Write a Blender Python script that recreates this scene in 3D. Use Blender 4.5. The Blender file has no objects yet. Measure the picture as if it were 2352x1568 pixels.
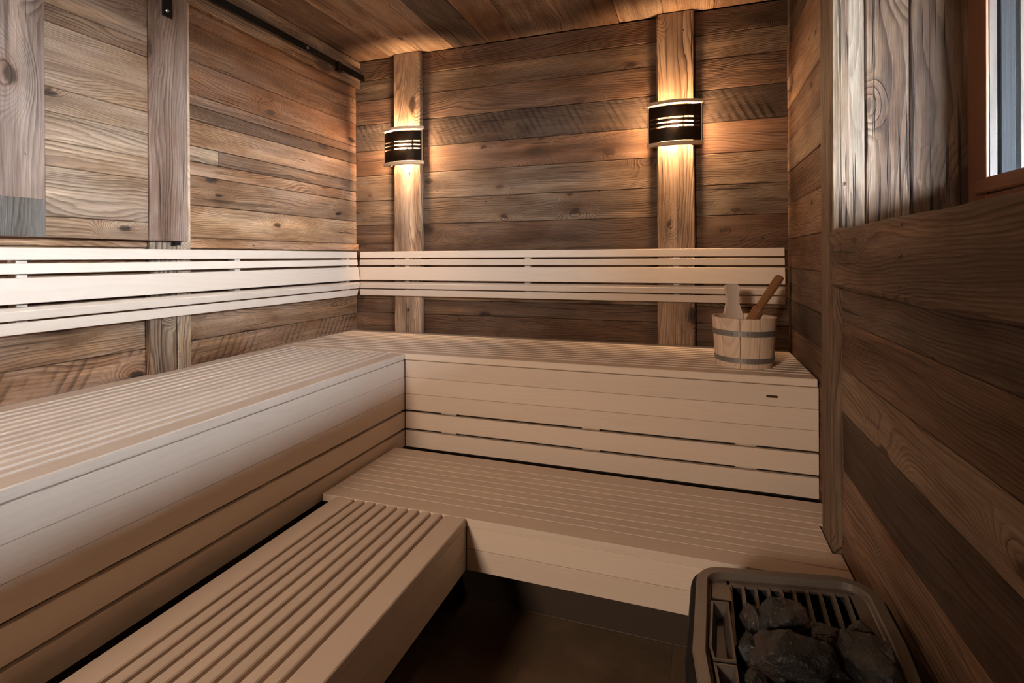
import bpy, bmesh, math, random
from mathutils import Vector, Matrix, noise as mnoise
random.seed(7)
scn = bpy.context.scene
H0 = 0.80                      # height of the upper bench above the floor
def Z(v): return v + H0        # heights below are measured from the upper bench seat

# ------------------------------------------------------------------ camera
cd = bpy.data.cameras.new('camera'); cam = bpy.data.objects.new('camera', cd)
scn.collection.objects.link(cam); scn.camera = cam
R_ = Vector((0.9448921, 0.3273400, -0.0052354)); U_ = Vector((0.0045048, 0.0029901, 0.9999854)); F_ = Vector((-0.3273508, 0.9449019, -0.0013507))
cam.matrix_world = Matrix(((R_.x, U_.x, -F_.x, 1.978), (R_.y, U_.y, -F_.y, -2.762), (R_.z, U_.z, -F_.z, Z(0.441)), (0, 0, 0, 1)))
cd.sensor_width = 36.0; cd.lens = 1200.95 / 2352 * 36; cd.shift_x = 0; cd.shift_y = -192.115 / 2352
cd.clip_start = 0.02; cd.clip_end = 200

# ------------------------------------------------------------------ light + exposure
ROOM = 106.0         # added, unseen fill lamp beyond the glass front (watts)
FILLC = (1.0, 0.77, 0.59)
SKY = 98.0            # overcast daylight outside
LAMP = 1450.0         # bulbs of the wall sconces (emission)
world = bpy.data.worlds.new('overcast_sky'); scn.world = world; world.use_nodes = True
bg = world.node_tree.nodes['Background']; bg.inputs[0].default_value = (0.80, 0.93, 1.06, 1); bg.inputs[1].default_value = SKY
pl = bpy.data.lights.new('window_portal', 'AREA'); pl.shape = 'RECTANGLE'; pl.size = 1.70; pl.size_y = 0.80
pl.cycles.is_portal = True
po = bpy.data.objects.new('window_portal', pl); scn.collection.objects.link(po)
po.location = (2.83, -1.93, Z(0.92)); po.rotation_euler = (0, math.radians(90), 0)
vs = scn.view_settings
vs.view_transform = 'Standard'; vs.look = 'None'; vs.gamma = 1.0; vs.use_curve_mapping = False; vs.exposure = 0.0
scn.cycles.max_bounces = 8; scn.cycles.diffuse_bounces = 6; scn.cycles.transparent_max_bounces = 8
scn.cycles.caustics_reflective = False; scn.cycles.caustics_refractive = False
scn.cycles.sample_clamp_indirect = 4.0
scn.cycles.use_denoising = True

# ------------------------------------------------------------------ node helpers
class NT:
    def __init__(s, name):
        s.m = bpy.data.materials.new(name); s.m.use_nodes = True
        s.t = s.m.node_tree; s.t.nodes.clear()
        s.out = s.t.nodes.new('ShaderNodeOutputMaterial')
    def n(s, typ, **kw):
        x = s.t.nodes.new(typ)
        for k, v in kw.items(): setattr(x, k, v)
        return x
    def put(s, sock, v):
        if isinstance(v, bpy.types.NodeSocket): s.t.links.new(v, sock)
        elif v is not None: sock.default_value = v
    def math(s, op, a, b=None, c=None, clamp=False):
        x = s.n('ShaderNodeMath', operation=op); x.use_clamp = clamp
        s.put(x.inputs[0], a); s.put(x.inputs[1], b); s.put(x.inputs[2], c); return x.outputs[0]
    def vmath(s, op, a, b=None):
        x = s.n('ShaderNodeVectorMath', operation=op); s.put(x.inputs[0], a); s.put(x.inputs[1], b); return x.outputs[0]
    def comb(s, a, b, c):
        x = s.n('ShaderNodeCombineXYZ'); s.put(x.inputs[0], a); s.put(x.inputs[1], b); s.put(x.inputs[2], c); return x.outputs[0]
    def sep(s, v):
        x = s.n('ShaderNodeSeparateXYZ'); s.put(x.inputs[0], v); return x.outputs
    def noise(s, v, scale, detail=2.0, rough=0.5, dist=0.0):
        x = s.n('ShaderNodeTexNoise'); s.put(x.inputs['Vector'], v); x.inputs['Scale'].default_value = scale
        x.inputs['Detail'].default_value = detail; x.inputs['Roughness'].default_value = rough; x.inputs['Distortion'].default_value = dist
        return x.outputs[0]
    def ramp(s, f, stops, interp='LINEAR'):
        x = s.n('ShaderNodeValToRGB'); x.color_ramp.interpolation = interp
        e = x.color_ramp.elements
        while len(e) > 1: e.remove(e[-1])
        e[0].position = stops[0][0]; e[0].color = stops[0][1]
        for p, c in stops[1:]:
            k = e.new(p); k.color = c
        s.put(x.inputs[0], f); return x.outputs[0]
    def mix(s, f, a, b, mode='MIX'):
        x = s.n('ShaderNodeMix', data_type='RGBA', blend_type=mode)
        s.put(x.inputs[0], f); s.put(x.inputs[6], a); s.put(x.inputs[7], b); return x.outputs[2]
    def mr(s, v, a, b, c=0.0, d=1.0, smooth=False):
        x = s.n('ShaderNodeMapRange'); x.interpolation_type = 'SMOOTHSTEP' if smooth else 'LINEAR'
        s.put(x.inputs[0], v); x.inputs[1].default_value = a; x.inputs[2].default_value = b
        x.inputs[3].default_value = c; x.inputs[4].default_value = d; return x.outputs[0]
    def bump(s, h, strength, dist):
        x = s.n('ShaderNodeBump'); x.inputs['Strength'].default_value = strength; x.inputs['Distance'].default_value = dist
        s.put(x.inputs['Height'], h); return x.outputs[0]
    def finish(s, color, rough=0.6, normal=None, metal=0.0, spec=0.5):
        b = s.n('ShaderNodeBsdfPrincipled')
        s.put(b.inputs['Base Color'], color); s.put(b.inputs['Roughness'], rough); b.inputs['Metallic'].default_value = metal
        b.inputs['Specular IOR Level'].default_value = spec
        if normal is not None: s.put(b.inputs['Normal'], normal)
        s.t.links.new(b.outputs[0], s.out.inputs[0]); s.bsdf = b; return s.m

def old_wood(name, saw=False, ringf=125.0, rough=0.75, contrast=1.0, ck=(0.69, 0.74, 75.0)):
    """weathered barn boards: grain runs along local x, the board colour comes from the object's colour"""
    t = NT(name)
    tc = t.n('ShaderNodeTexCoord').outputs['Object']; oi = t.n('ShaderNodeObjectInfo')
    r = oi.outputs['Random']
    off = t.comb(t.math('MULTIPLY', r, 37.0), t.math('MULTIPLY', r, 91.0), t.math('MULTIPLY', r, 53.0))
    Q = t.vmath('ADD', tc, off); qx, qy, qz = t.sep(Q)
    yz = t.math('ADD', qy, t.math('MULTIPLY', qz, 0.8))
    # knots
    vo = t.n('ShaderNodeTexVoronoi', voronoi_dimensions='2D'); vo.inputs['Scale'].default_value = 1.0
    t.put(vo.inputs['Vector'], t.comb(t.math('MULTIPLY', qx, 2.6), t.math('MULTIPLY', yz, 5.2), 0.0))
    vd = vo.outputs['Distance']; vr, vg, vb_ = t.sep(vo.outputs['Color'])
    has = t.math('GREATER_THAN', vr, 0.56)
    edge = t.math('ADD', vd, t.math('MULTIPLY', t.math('SUBTRACT', t.noise(t.comb(t.math('MULTIPLY', qx, 20.0), t.math('MULTIPLY', yz, 45.0), 0.0), 1.0, 3, 0.65), 0.5), 0.17))
    edge = t.math('MULTIPLY', edge, t.math('ADD', 0.62, t.math('MULTIPLY', vg, 1.7)))
    kb = t.math('MULTIPLY', t.mr(t.math('MULTIPLY', vd, t.math('ADD', 0.7, t.math('MULTIPLY', vg, 1.2))), 0.0, 0.46, 1.0, 0.0, True), has)
    core = t.math('MULTIPLY', t.mr(edge, 0.060, 0.130, 1.0, 0.0, True), has)
    halo = t.math('MULTIPLY', t.mr(edge, 0.06, 0.30, 1.0, 0.0, True), has)
    # growth rings
    w1 = t.math('SUBTRACT', t.noise(t.comb(t.math('MULTIPLY', qx, 0.95), t.math('MULTIPLY', yz, 4.2), t.math('MULTIPLY', r, 31.0)), 1.0, 2.0, 0.45), 0.5)
    w2 = t.math('SUBTRACT', t.noise(t.comb(t.math('MULTIPLY', qx, 8.0), t.math('MULTIPLY', yz, 30.0), 0.0), 1.0, 2.0), 0.5)
    tt = t.math('ADD', t.math('ADD', t.math('MULTIPLY', yz, 0.75), t.math('MULTIPLY', w1, 0.20)),
                t.math('ADD', t.math('MULTIPLY', w2, 0.010), t.math('MULTIPLY', kb, 0.085)))
    fq = t.math('MULTIPLY', ringf, t.math('ADD', 0.65, t.math('FRACT', t.math('MULTIPLY', r, 17.3))))
    rr = t.math('MULTIPLY', tt, fq)
    ph = t.math('FRACT', rr); idx = t.math('FLOOR', rr)
    wn_ = t.n('ShaderNodeTexWhiteNoise', noise_dimensions='1D'); t.put(wn_.inputs['W'], idx)
    late = t.ramp(ph, [(0.0, (0, 0, 0, 1)), (0.40, (.06, .06, .06, 1)), (0.74, (.80, .80, .80, 1)), (0.90, (1, 1, 1, 1)), (1.0, (0, 0, 0, 1))])
    late = t.math('MULTIPLY', t.sep(late)[0], t.math('ADD', 0.45, t.math('MULTIPLY', wn_.outputs[0], 0.65)))
    lmask = t.mr(t.noise(t.comb(t.math('MULTIPLY', qx, 0.9), t.math('MULTIPLY', yz, 9.0), 3.0), 1.0, 2.0), 0.30, 0.62, 0.30, 1.0)
    late = t.math('MULTIPLY', late, t.math('MAXIMUM', lmask, halo))
    fib = t.noise(t.comb(t.math('MULTIPLY', qx, 7.0), t.math('MULTIPLY', yz, 330.0), t.math('MULTIPLY', qz, 300.0)), 1.0, 3.0, 0.65)
    stain = t.noise(t.comb(t.math('MULTIPLY', qx, 1.4), t.math('MULTIPLY', yz, 13.0), 9.0), 1.0, 4.0, 0.6)
    stain2 = t.noise(t.comb(t.math('MULTIPLY', qx, 2.6), t.math('MULTIPLY', yz, 5.5), 19.0), 1.0, 4.0, 0.62)
    streak = t.noise(t.comb(t.math('MULTIPLY', qx, 1.1), t.math('MULTIPLY', yz, 30.0), 41.0), 1.0, 3.0, 0.55)
    streak = t.math('MULTIPLY', t.mr(streak, 0.60, 0.68), t.mr(t.noise(t.comb(t.math('MULTIPLY', qx, 1.5), t.math('MULTIPLY', yz, 3.0), 77.0), 1.0, 1.0), 0.46, 0.58))
    crack = t.mr(t.noise(t.comb(t.math('MULTIPLY', qx, 1.7), t.math('MULTIPLY', yz, ck[2]), 27.0), 1.0, 2.0, 0.6), ck[0], ck[1], 0.0, 1.0)
    pits = t.mr(t.noise(t.comb(t.math('MULTIPLY', qx, 22.0), t.math('MULTIPLY', yz, 34.0), 5.0), 1.0, 1.0), 0.775, 0.80, 0.0, 1.0)
    base = oi.outputs['Color']
    hs = t.n('ShaderNodeHueSaturation'); hs.inputs['Saturation'].default_value = 0.85; hs.inputs['Value'].default_value = 1.08; t.put(hs.inputs['Color'], base)
    c = t.mix(t.mr(stain2, 0.42, 0.60), base, hs.outputs[0])
    c = t.mix(t.math('MULTIPLY', t.mr(stain2, 0.47, 0.33), 0.65 * contrast), c, t.mix(1.0, c, (0.62, 0.52, 0.45, 1), 'MULTIPLY'))
    c = t.mix(t.math('MULTIPLY', t.mr(stain, 0.42, 0.66), 0.75 * contrast), c, t.mix(1.0, c, (0.46, 0.38, 0.33, 1), 'MULTIPLY'))
    c = t.mix(t.math('MULTIPLY', t.mr(stain, 0.42, 0.28), 0.75 * contrast), c, t.mix(1.0, c, (1.75, 1.66, 1.52, 1), 'MULTIPLY'))
    c = t.mix(t.math('MULTIPLY', late, min(0.95, 0.82 * contrast)), c, t.mix(1.0, c, (0.30, 0.23, 0.18, 1), 'MULTIPLY'))
    c = t.mix(t.mr(fib, 0.35, 0.75, 0.0, 0.60), c, t.mix(1.0, c, (0.42, 0.38, 0.36, 1), 'MULTIPLY'))
    c = t.mix(t.math('MULTIPLY', halo, 0.35), c, t.mix(1.0, c, (0.70, 0.50, 0.38, 1), 'MULTIPLY'))
    c = t.mix(t.math('MULTIPLY', streak, 0.72), c, t.mix(1.0, c, (0.24, 0.19, 0.16, 1), 'MULTIPLY'))
    c = t.mix(t.math('MULTIPLY', core, 0.90), c, t.mix(t.math('MULTIPLY', vb_, fib), (0.010, 0.006, 0.004, 1), (0.16, 0.080, 0.045, 1)))
    c = t.mix(t.math('MULTIPLY', t.math('MAXIMUM', crack, pits), 0.85), c, (0.016, 0.010, 0.007, 1))
    h = t.math('SUBTRACT', t.math('MULTIPLY', late, 0.75), t.math('ADD', t.math('MULTIPLY', fib, 0.40), t.math('MULTIPLY', t.math('MAXIMUM', crack, pits), 1.3)))
    h = t.math('ADD', h, t.math('MULTIPLY', w1, 0.5))
    if saw:   # kerf marks left by an old frame saw
        sw = t.math('FRACT', t.math('MULTIPLY', t.math('ADD', qx, t.math('ADD', t.math('MULTIPLY', yz, -0.55), t.math('MULTIPLY', stain2, 0.02))), 26.0))
        sm = t.math('MULTIPLY', t.mr(sw, 0.45, 0.85, 0.0, 1.0, True), t.mr(t.noise(Q, 9.0, 3.0), 0.38, 0.60))
        c = t.mix(t.math('MULTIPLY', sm, 0.70), c, t.mix(1.0, c, (0.28, 0.25, 0.23, 1), 'MULTIPLY'))
        h = t.math('SUBTRACT', h, t.math('MULTIPLY', sm, 0.8))
    return t.finish(c, t.mr(fib, 0.2, 0.8, rough - 0.1, rough + 0.1), t.bump(h, 1.0, 0.0026), spec=0.35)

def pale_wood(name, col=(0.66, 0.52, 0.40, 1), dark=0.80, rough=0.5, rf=130.0, amount=0.35):
    t = NT(name)
    tc = t.n('ShaderNodeTexCoord').outputs['Object']; oi = t.n('ShaderNodeObjectInfo'); r = oi.outputs['Random']
    Q = t.vmath('ADD', tc, t.comb(t.math('MULTIPLY', r, 37.0), t.math('MULTIPLY', r, 91.0), t.math('MULTIPLY', r, 53.0)))
    qx, qy, qz = t.sep(Q); yz = t.math('ADD', qy, t.math('MULTIPLY', qz, 0.7))
    w1 = t.noise(t.comb(t.math('MULTIPLY', qx, 0.9), t.math('MULTIPLY', yz, 6.0), t.math('MULTIPLY', r, 31.0)), 1.0, 2.0)
    ph = t.math('FRACT', t.math('MULTIPLY', t.math('ADD', t.math('MULTIPLY', yz, 0.6), t.math('MULTIPLY', w1, 0.12)), rf))
    ring = t.mr(ph, 0.3, 1.0, 0.0, 1.0, True)
    fib = t.noise(t.comb(t.math('MULTIPLY', qx, 9.0), t.math('MULTIPLY', yz, 260.0), 0.0), 1.0, 2.0)
    st = t.noise(t.comb(t.math('MULTIPLY', qx, 1.1), t.math('MULTIPLY', yz, 9.0), 5.0), 1.0, 2.0)
    dk = (col[0] * dark, col[1] * dark * 0.96, col[2] * dark * 0.92, 1)
    f = t.math('ADD', t.math('MULTIPLY', ring, amount * 0.5), t.math('ADD', t.math('MULTIPLY', fib, 0.3), t.math('MULTIPLY', st, 0.5)))
    c = t.mix(t.mr(f, 0.15, 0.9), col, dk)
    br = t.math('ADD', 0.93, t.math('MULTIPLY', r, 0.12))
    c = t.mix(1.0, c, t.comb(br, br, br), 'MULTIPLY')
    return t.finish(c, rough, t.bump(fib, 0.08, 0.001), spec=0.4)

def plain(name, col, rough=0.5, metal=0.0, nscale=0.0, namt=0.0, bumpd=0.0, spec=0.5):
    t = NT(name)
    tc = t.n('ShaderNodeTexCoord').outputs['Object']
    nz = t.noise(tc, nscale or 40.0, 4.0, 0.6)
    dk = tuple(x * (1 - namt) for x in col[:3]) + (1,)
    return t.finish(t.mix(nz, tuple(col[:3]) + (1,), dk), rough, t.bump(nz, 0.4, bumpd) if bumpd else None, metal, spec)

WOOD = old_wood('old_barn_wood'); SAW = old_wood('old_sawn_barn_wood', saw=True)
HEWN = old_wood('hewn_beam_wood', ringf=95.0, contrast=1.15, ck=(0.66, 0.71, 60.0))
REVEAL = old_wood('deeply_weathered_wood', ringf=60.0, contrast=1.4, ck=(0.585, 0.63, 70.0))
ASPEN = pale_wood('pale_aspen_wood', (0.72, 0.59, 0.485, 1), 0.90)
BUCKETW = pale_wood('pale_pine_wood', (0.80, 0.60, 0.45, 1), 0.72, 0.55, 120.0, 0.9)
HANDLEW = pale_wood('white_birch_wood', (0.66, 0.53, 0.44, 1), 0.9, 0.5)
LADLEW = pale_wood('brown_thermo_wood', (0.30, 0.135, 0.055, 1), 0.65, 0.45, 140.0, 0.8)
SASHW = pale_wood('larch_sash_wood', (0.19, 0.14, 0.11, 1), 0.45, 0.45, 60.0, 1.2)
FRAMEW = pale_wood('brown_window_wood', (0.36, 0.17, 0.10, 1), 0.75, 0.4, 60.0, 0.5)
CAPW = pale_wood('sconce_board_wood', (0.58, 0.40, 0.26, 1), 0.8, 0.5)
BLACKM = plain('black_steel', (0.012, 0.012, 0.013), 0.42, 0.6, 60, 0.3)
SHADEM = plain('burnished_black_metal', (0.030, 0.022, 0.016), 0.34, 0.75, 8, 0.5)
HOOPM = plain('grey_galvanised_steel', (0.36, 0.345, 0.32), 0.45, 0.7, 30, 0.35)
BOLTM = plain('bright_steel', (0.5, 0.5, 0.5), 0.3, 1.0)
RIMM = plain('bronze_grey_enamel', (0.175, 0.142, 0.118), 0.42, 0.25, 90, 0.18)
TROUGHM = plain('bronze_grey_trough', (0.13, 0.105, 0.088), 0.45, 0.25, 60, 0.2)
BODYM = plain('black_enamel', (0.006, 0.006, 0.0065), 0.6, 0.0, 200, 0.4, 0.0004, 0.2)
PLINTHM = plain('dark_brown_skirting', (0.055, 0.035, 0.022), 0.6, 0, 6, 0.3)
DARKIN = plain('matt_black', (0.006, 0.006, 0.006), 0.8)  # even near-black for the inside of the heater basin
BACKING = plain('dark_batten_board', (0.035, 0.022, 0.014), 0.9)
SPACERM = plain('grey_spacer_bar', (0.016, 0.018, 0.022), 0.9, 0.0)
PLATEM = plain('dark_brass_plate', (0.10, 0.055, 0.03), 0.4, 0.7)
PLASTER = plain('cream_plaster', (0.50, 0.42, 0.33), 0.9, 0, 3, 0.05)
EAVEM = plain('weathered_eave_boards', (0.20, 0.13, 0.08), 0.8, 0, 4, 0.4)
GROUNDM = plain('pale_gravel_ground', (0.30, 0.29, 0.27), 0.95, 0, 3, 0.5)

def tile_material():
    t = NT('brown_stone_tile')
    tc = t.n('ShaderNodeTexCoord').outputs['Object']; r = t.n('ShaderNodeObjectInfo').outputs['Random']
    Q = t.vmath('ADD', tc, t.comb(t.math('MULTIPLY', r, 19.0), t.math('MULTIPLY', r, 7.0), 0.0))
    a = t.noise(Q, 5.0, 5.0, 0.6); b = t.noise(Q, 28.0, 3.0)
    c = t.ramp(a, [(0.3, (0.105, 0.068, 0.042, 1)), (0.55, (0.15, 0.096, 0.056, 1)), (0.75, (0.20, 0.13, 0.08, 1))])
    c = t.mix(t.math('MULTIPLY', t.mr(b, 0.6, 0.75), 0.4), c, (0.06, 0.036, 0.022, 1))
    return t.finish(c, t.mr(a, 0.3, 0.7, 0.32, 0.48), t.bump(b, 0.05, 0.001))
TILE = tile_material()
GROUT = plain('brown_grout', (0.15, 0.10, 0.065), 0.9)

def stone_material():
    t = NT('black_sauna_stone')
    tc = t.n('ShaderNodeTexCoord').outputs['Object']; r = t.n('ShaderNodeObjectInfo').outputs['Random']
    Q = t.vmath('ADD', tc, t.comb(t.math('MULTIPLY', r, 19.0), t.math('MULTIPLY', r, 7.0), 0.0))
    a = t.noise(Q, 24.0, 6.0, 0.65); b = t.noise(Q, 210.0, 3.0); d = t.noise(Q, 11.0, 2.0)
    c = t.ramp(a, [(0.3, (0.010, 0.0095, 0.009, 1)), (0.55, (0.023, 0.022, 0.021, 1)), (0.72, (0.056, 0.053, 0.050, 1))])
    c = t.mix(t.math('MULTIPLY', t.mr(d, 0.55, 0.72), 0.55), c, (0.075, 0.035, 0.02, 1))
    c = t.mix(t.math('MULTIPLY', t.mr(b, 0.66, 0.72), 0.6), c, (0.22, 0.20, 0.18, 1))
    return t.finish(c, 0.55, t.bump(t.math('ADD', a, t.math('MULTIPLY', b, 0.35)), 0.9, 0.006))
STONE = stone_material()

def glass_material():
    t = NT('window_glass')
    tr = t.n('ShaderNodeBsdfTransparent'); tr.inputs[0].default_value = (0.985, 0.992, 0.992, 1)
    gl = t.n('ShaderNodeBsdfGlossy'); gl.inputs['Roughness'].default_value = 0.02; gl.inputs[0].default_value = (0.8, 0.92, 1, 1)
    ge = t.n('ShaderNodeNewGeometry'); dt = t.n('ShaderNodeVectorMath', operation='DOT_PRODUCT'); t.put(dt.inputs[0], ge.outputs['Normal']); t.put(dt.inputs[1], ge.outputs['Incoming'])
    fr = t.n('ShaderNodeMath', operation='MULTIPLY_ADD'); t.put(fr.inputs[0], t.math('POWER', t.math('SUBTRACT', 1.0, t.math('ABSOLUTE', dt.outputs['Value'])), 5.0)); fr.inputs[1].default_value = 0.96; fr.inputs[2].default_value = 0.04
    mx = t.n('ShaderNodeMixShader'); t.t.links.new(fr.outputs[0], mx.inputs[0]); t.t.links.new(tr.outputs[0], mx.inputs[1]); t.t.links.new(gl.outputs[0], mx.inputs[2])
    t.t.links.new(mx.outputs[0], t.out.inputs[0]); return t.m
GLASS = glass_material()
def emit(name, col, s):
    t = NT(name); e = t.n('ShaderNodeEmission'); e.inputs[0].default_value = col; e.inputs[1].default_value = s
    t.t.links.new(e.outputs[0], t.out.inputs[0]); return t.m
BULB = emit('warm_bulb_glow', (1.0, 0.64, 0.35, 1), LAMP)

# ------------------------------------------------------------------ object helpers
C = scn.collection
WM = {}                                    # world matrix of every object made here
def link(o, M, parent=None):
    C.objects.link(o); WM[o.name] = M
    if parent is not None:
        o.parent = parent; o.matrix_basis = WM[parent.name].inverted() @ M
    else: o.matrix_basis = M
    return o
def obj(name, me, mat, M=None, parent=None, color=None, smooth=False):
    if isinstance(me, bmesh.types.BMesh):
        b = me; me = bpy.data.meshes.new(name)
        bmesh.ops.recalc_face_normals(b, faces=b.faces); b.to_mesh(me); b.free()
    if smooth: me.shade_smooth()
    if mat is not None and not me.materials: me.materials.append(mat)
    o = bpy.data.objects.new(name, me)
    if color is not None: o.color = (*color, 1)
    return link(o, M or Matrix(), parent)
def thing(name, label, cat, loc, rotz=0.0, group=None):
    o = bpy.data.objects.new(name, None); o.empty_display_size = 0.05
    link(o, Matrix.Translation(loc) @ Matrix.Rotation(rotz, 4, 'Z')); return tag(o, label, cat, group)
def tag(o, label, cat, group=None):
    o['label'] = label; o['category'] = cat
    if group: o['group'] = group
    return o
def struct(o):
    o['kind'] = 'structure'; return o
def anchor(name, loc=(0, 0, 0)):
    o = bpy.data.objects.new(name, None); o.empty_display_size = 0.05
    return struct(link(o, Matrix.Translation(loc)))
def cbox(L, W, T, c=0.002):
    """box centred on its origin, every edge chamfered by c (44 triangles)"""
    b = bmesh.new(); bmesh.ops.create_cube(b, size=1.0)
    for v in b.verts: v.co = Vector((v.co.x * L, v.co.y * W, v.co.z * T))
    if c > 0: bmesh.ops.bevel(b, geom=list(b.edges), offset=min(c, 0.45 * min(L, W, T)), segments=1, affect='EDGES')
    return b
def addbox(b, x0, x1, y0, y1, z0, z1):
    vs_ = [b.verts.new((x, y, z)) for x in (x0, x1) for y in (y0, y1) for z in (z0, z1)]
    for f in ((0, 1, 3, 2), (4, 6, 7, 5), (0, 4, 5, 1), (2, 3, 7, 6), (0, 2, 6, 4), (1, 5, 7, 3)): b.faces.new([vs_[i] for i in f])
AX = {'x': Vector((1, 0, 0)), 'y': Vector((0, 1, 0)), 'z': Vector((0, 0, 1))}
def board(name, parent, mat, x0, x1, y0, y1, z0, z1, along='x', normal=None, color=None, c=0.002, warp=0.0):
    """a board filling the given box (z measured from the upper seat); local x runs along the grain, local z is its face normal"""
    size = Vector((x1 - x0, y1 - y0, z1 - z0)); cen = Vector(((x0 + x1) / 2, (y0 + y1) / 2, Z((z0 + z1) / 2)))
    ex = AX[along]
    if normal is None:
        rest = [a for a in 'xyz' if a != along]; normal = min(rest, key=lambda a: size['xyz'.index(a)])
    ez = AX[normal]; ey = ez.cross(ex)
    M = Matrix(((ex.x, ey.x, ez.x, cen.x), (ex.y, ey.y, ez.y, cen.y), (ex.z, ey.z, ez.z, cen.z), (0, 0, 0, 1)))
    dim = lambda e: abs(e.x * size.x) + abs(e.y * size.y) + abs(e.z * size.z)
    b = cbox(dim(ex), dim(ey), dim(ez), c) if warp == 0 else hewn(dim(ex), dim(ey), dim(ez), warp)
    return obj(name, b, mat, M, parent, color)
def hewn(L, W, T, w):
    """timber with slightly wandering edges and waned corners"""
    b = bmesh.new(); n = max(6, int(L / 0.06)); k = 0.18 * min(W, T, 0.05)
    prof = [(-W/2 + k, -T/2), (W/2 - k, -T/2), (W/2, -T/2 + k), (W/2, T/2 - k), (W/2 - k, T/2), (-W/2 + k, T/2), (-W/2, T/2 - k), (-W/2, -T/2 + k)]
    sd = random.random() * 90; rows = []
    for i in range(n + 1):
        x = -L/2 + L * i / n; row = []
        for j, (y, z) in enumerate(prof):
            d = mnoise.noise((x * 5, j * 2.7, sd)) * w + mnoise.noise((x * 19, j * 3.1, sd)) * w * 0.5
            sy = 1 if y > 0 else -1; sz = 1 if z > 0 else -1
            row.append(b.verts.new((x, y + sy * (d - w * 0.6), z + (d - w * 0.5) * 0.6 * (1 if sz > 0 else 0))))
        rows.append(row)
    for i in range(n):
        for j in range(8):
            b.faces.new((rows[i][j], rows[i][(j + 1) % 8], rows[i + 1][(j + 1) % 8], rows[i + 1][j]))
    b.faces.new(rows[0][::-1]); b.faces.new(rows[-1]); return b
def prism(poly, z0, z1):
    b = bmesh.new(); lo = [b.verts.new((x, y, z0)) for x, y in poly]; hi = [b.verts.new((x, y, z1)) for x, y in poly]
    n = len(poly)
    for i in range(n): b.faces.new((lo[i], lo[(i + 1) % n], hi[(i + 1) % n], hi[i]))
    b.faces.new(lo[::-1]); b.faces.new(hi); return b
def loft(rings, cap0=True, cap1=True, closed=True):
    b = bmesh.new(); V = [[b.verts.new(p) for p in r] for r in rings]; n = len(V[0])
    for a, c in zip(V, V[1:]):
        for i in range(n if closed else n - 1): b.faces.new((a[i], a[(i + 1) % n], c[(i + 1) % n], c[i]))
    if cap0: b.faces.new(V[0][::-1])
    if cap1: b.faces.new(V[-1])
    return b
def cyl(r, z0, z1, n=16, r1=None):
    r1 = r if r1 is None else r1
    return loft([[(rr * math.cos(2*math.pi*i/n), rr * math.sin(2*math.pi*i/n), z) for i in range(n)] for rr, z in ((r, z0), (r1, z1))])
def vary(c, a=0.10):
    k = 1 + random.uniform(-a, a); s = random.uniform(-0.04, 0.04)
    return (c[0] * k * (1 + s), c[1] * k, c[2] * k * (1 - s))

BROWN = (0.235, 0.130, 0.072); RED = (0.270, 0.140, 0.072); TAN = (0.36, 0.225, 0.135); GREY = (0.31, 0.205, 0.13)
DARK = (0.125, 0.078, 0.050); PALE = (0.45, 0.30, 0.185); DGREY = (0.170, 0.112, 0.076); LGREY = (0.42, 0.30, 0.195)

CEIL = 1.655; XR = 2.400; YF = -3.30
# ================================================================== SETTING
# ---- floor: slab, joints and stone tiles
fl = struct(obj('floor', cbox(2.9, 3.6, 0.10, 0), GROUT, Matrix.Translation((1.25, -1.65, -0.0510))))
xs = [-0.05, 0.40, 1.126, 1.912, 2.62]; ys = [-3.40, -2.60, -1.80, -1.016, -0.2, 0.05]
for i in range(len(xs) - 1):
    for j in range(len(ys) - 1):
        board('tile', fl, TILE, xs[i] + .0009, xs[i+1] - .0009, ys[j] + .0009, ys[j+1] - .0009, -0.812, -0.80, 'x', 'z', c=0.001)
# ---- dark plinth under the benches
p1 = struct(obj('baseboard_back', cbox(1.22, 0.03, 0.24, 0.002), PLINTHM, Matrix.Translation((1.741, -1.001, Z(-0.68)))))
p2 = struct(obj('baseboard_left', cbox(0.03, 2.26, 0.24, 0.002), PLINTHM, Matrix.Translation((1.111, -2.146, Z(-0.68)))))

# ---- back wall
wb = struct(obj('wall_back', cbox(2.70, 0.10, 2.70, 0), BACKING, Matrix.Translation((1.2, 0.075, 1.25))))
rows = [(-0.02, 0.105, BROWN, WOOD), (0.105, 0.190, BROWN, WOOD), (0.190, 0.425, GREY, WOOD), (0.425, 0.640, BROWN, WOOD), (0.640, 0.790, GREY, WOOD), (0.790, 0.945, GREY, WOOD),
        (0.945, 1.100, RED, WOOD), (1.100, 1.262, DGREY, SAW), (1.262, 1.412, BROWN, WOOD), (1.412, 1.535, GREY, WOOD), (1.535, 1.655, BROWN, WOOD)]
for k, (z0, z1, c, m) in enumerate(rows):
    pr = random.uniform(0.0, 0.004)
    cut = [(-0.02, 0.38), (0.38, 1.895), (1.895, XR + .02)]
    for a, e in cut:
        board('plank', wb, m, a + .001, e - .001, 0.0 + pr, 0.024, z0 + .001, z1 - .001, 'x', 'y', vary((c[0] * .68, c[1] * .655, c[2] * .63), 0.14), 0.0025)
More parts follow.
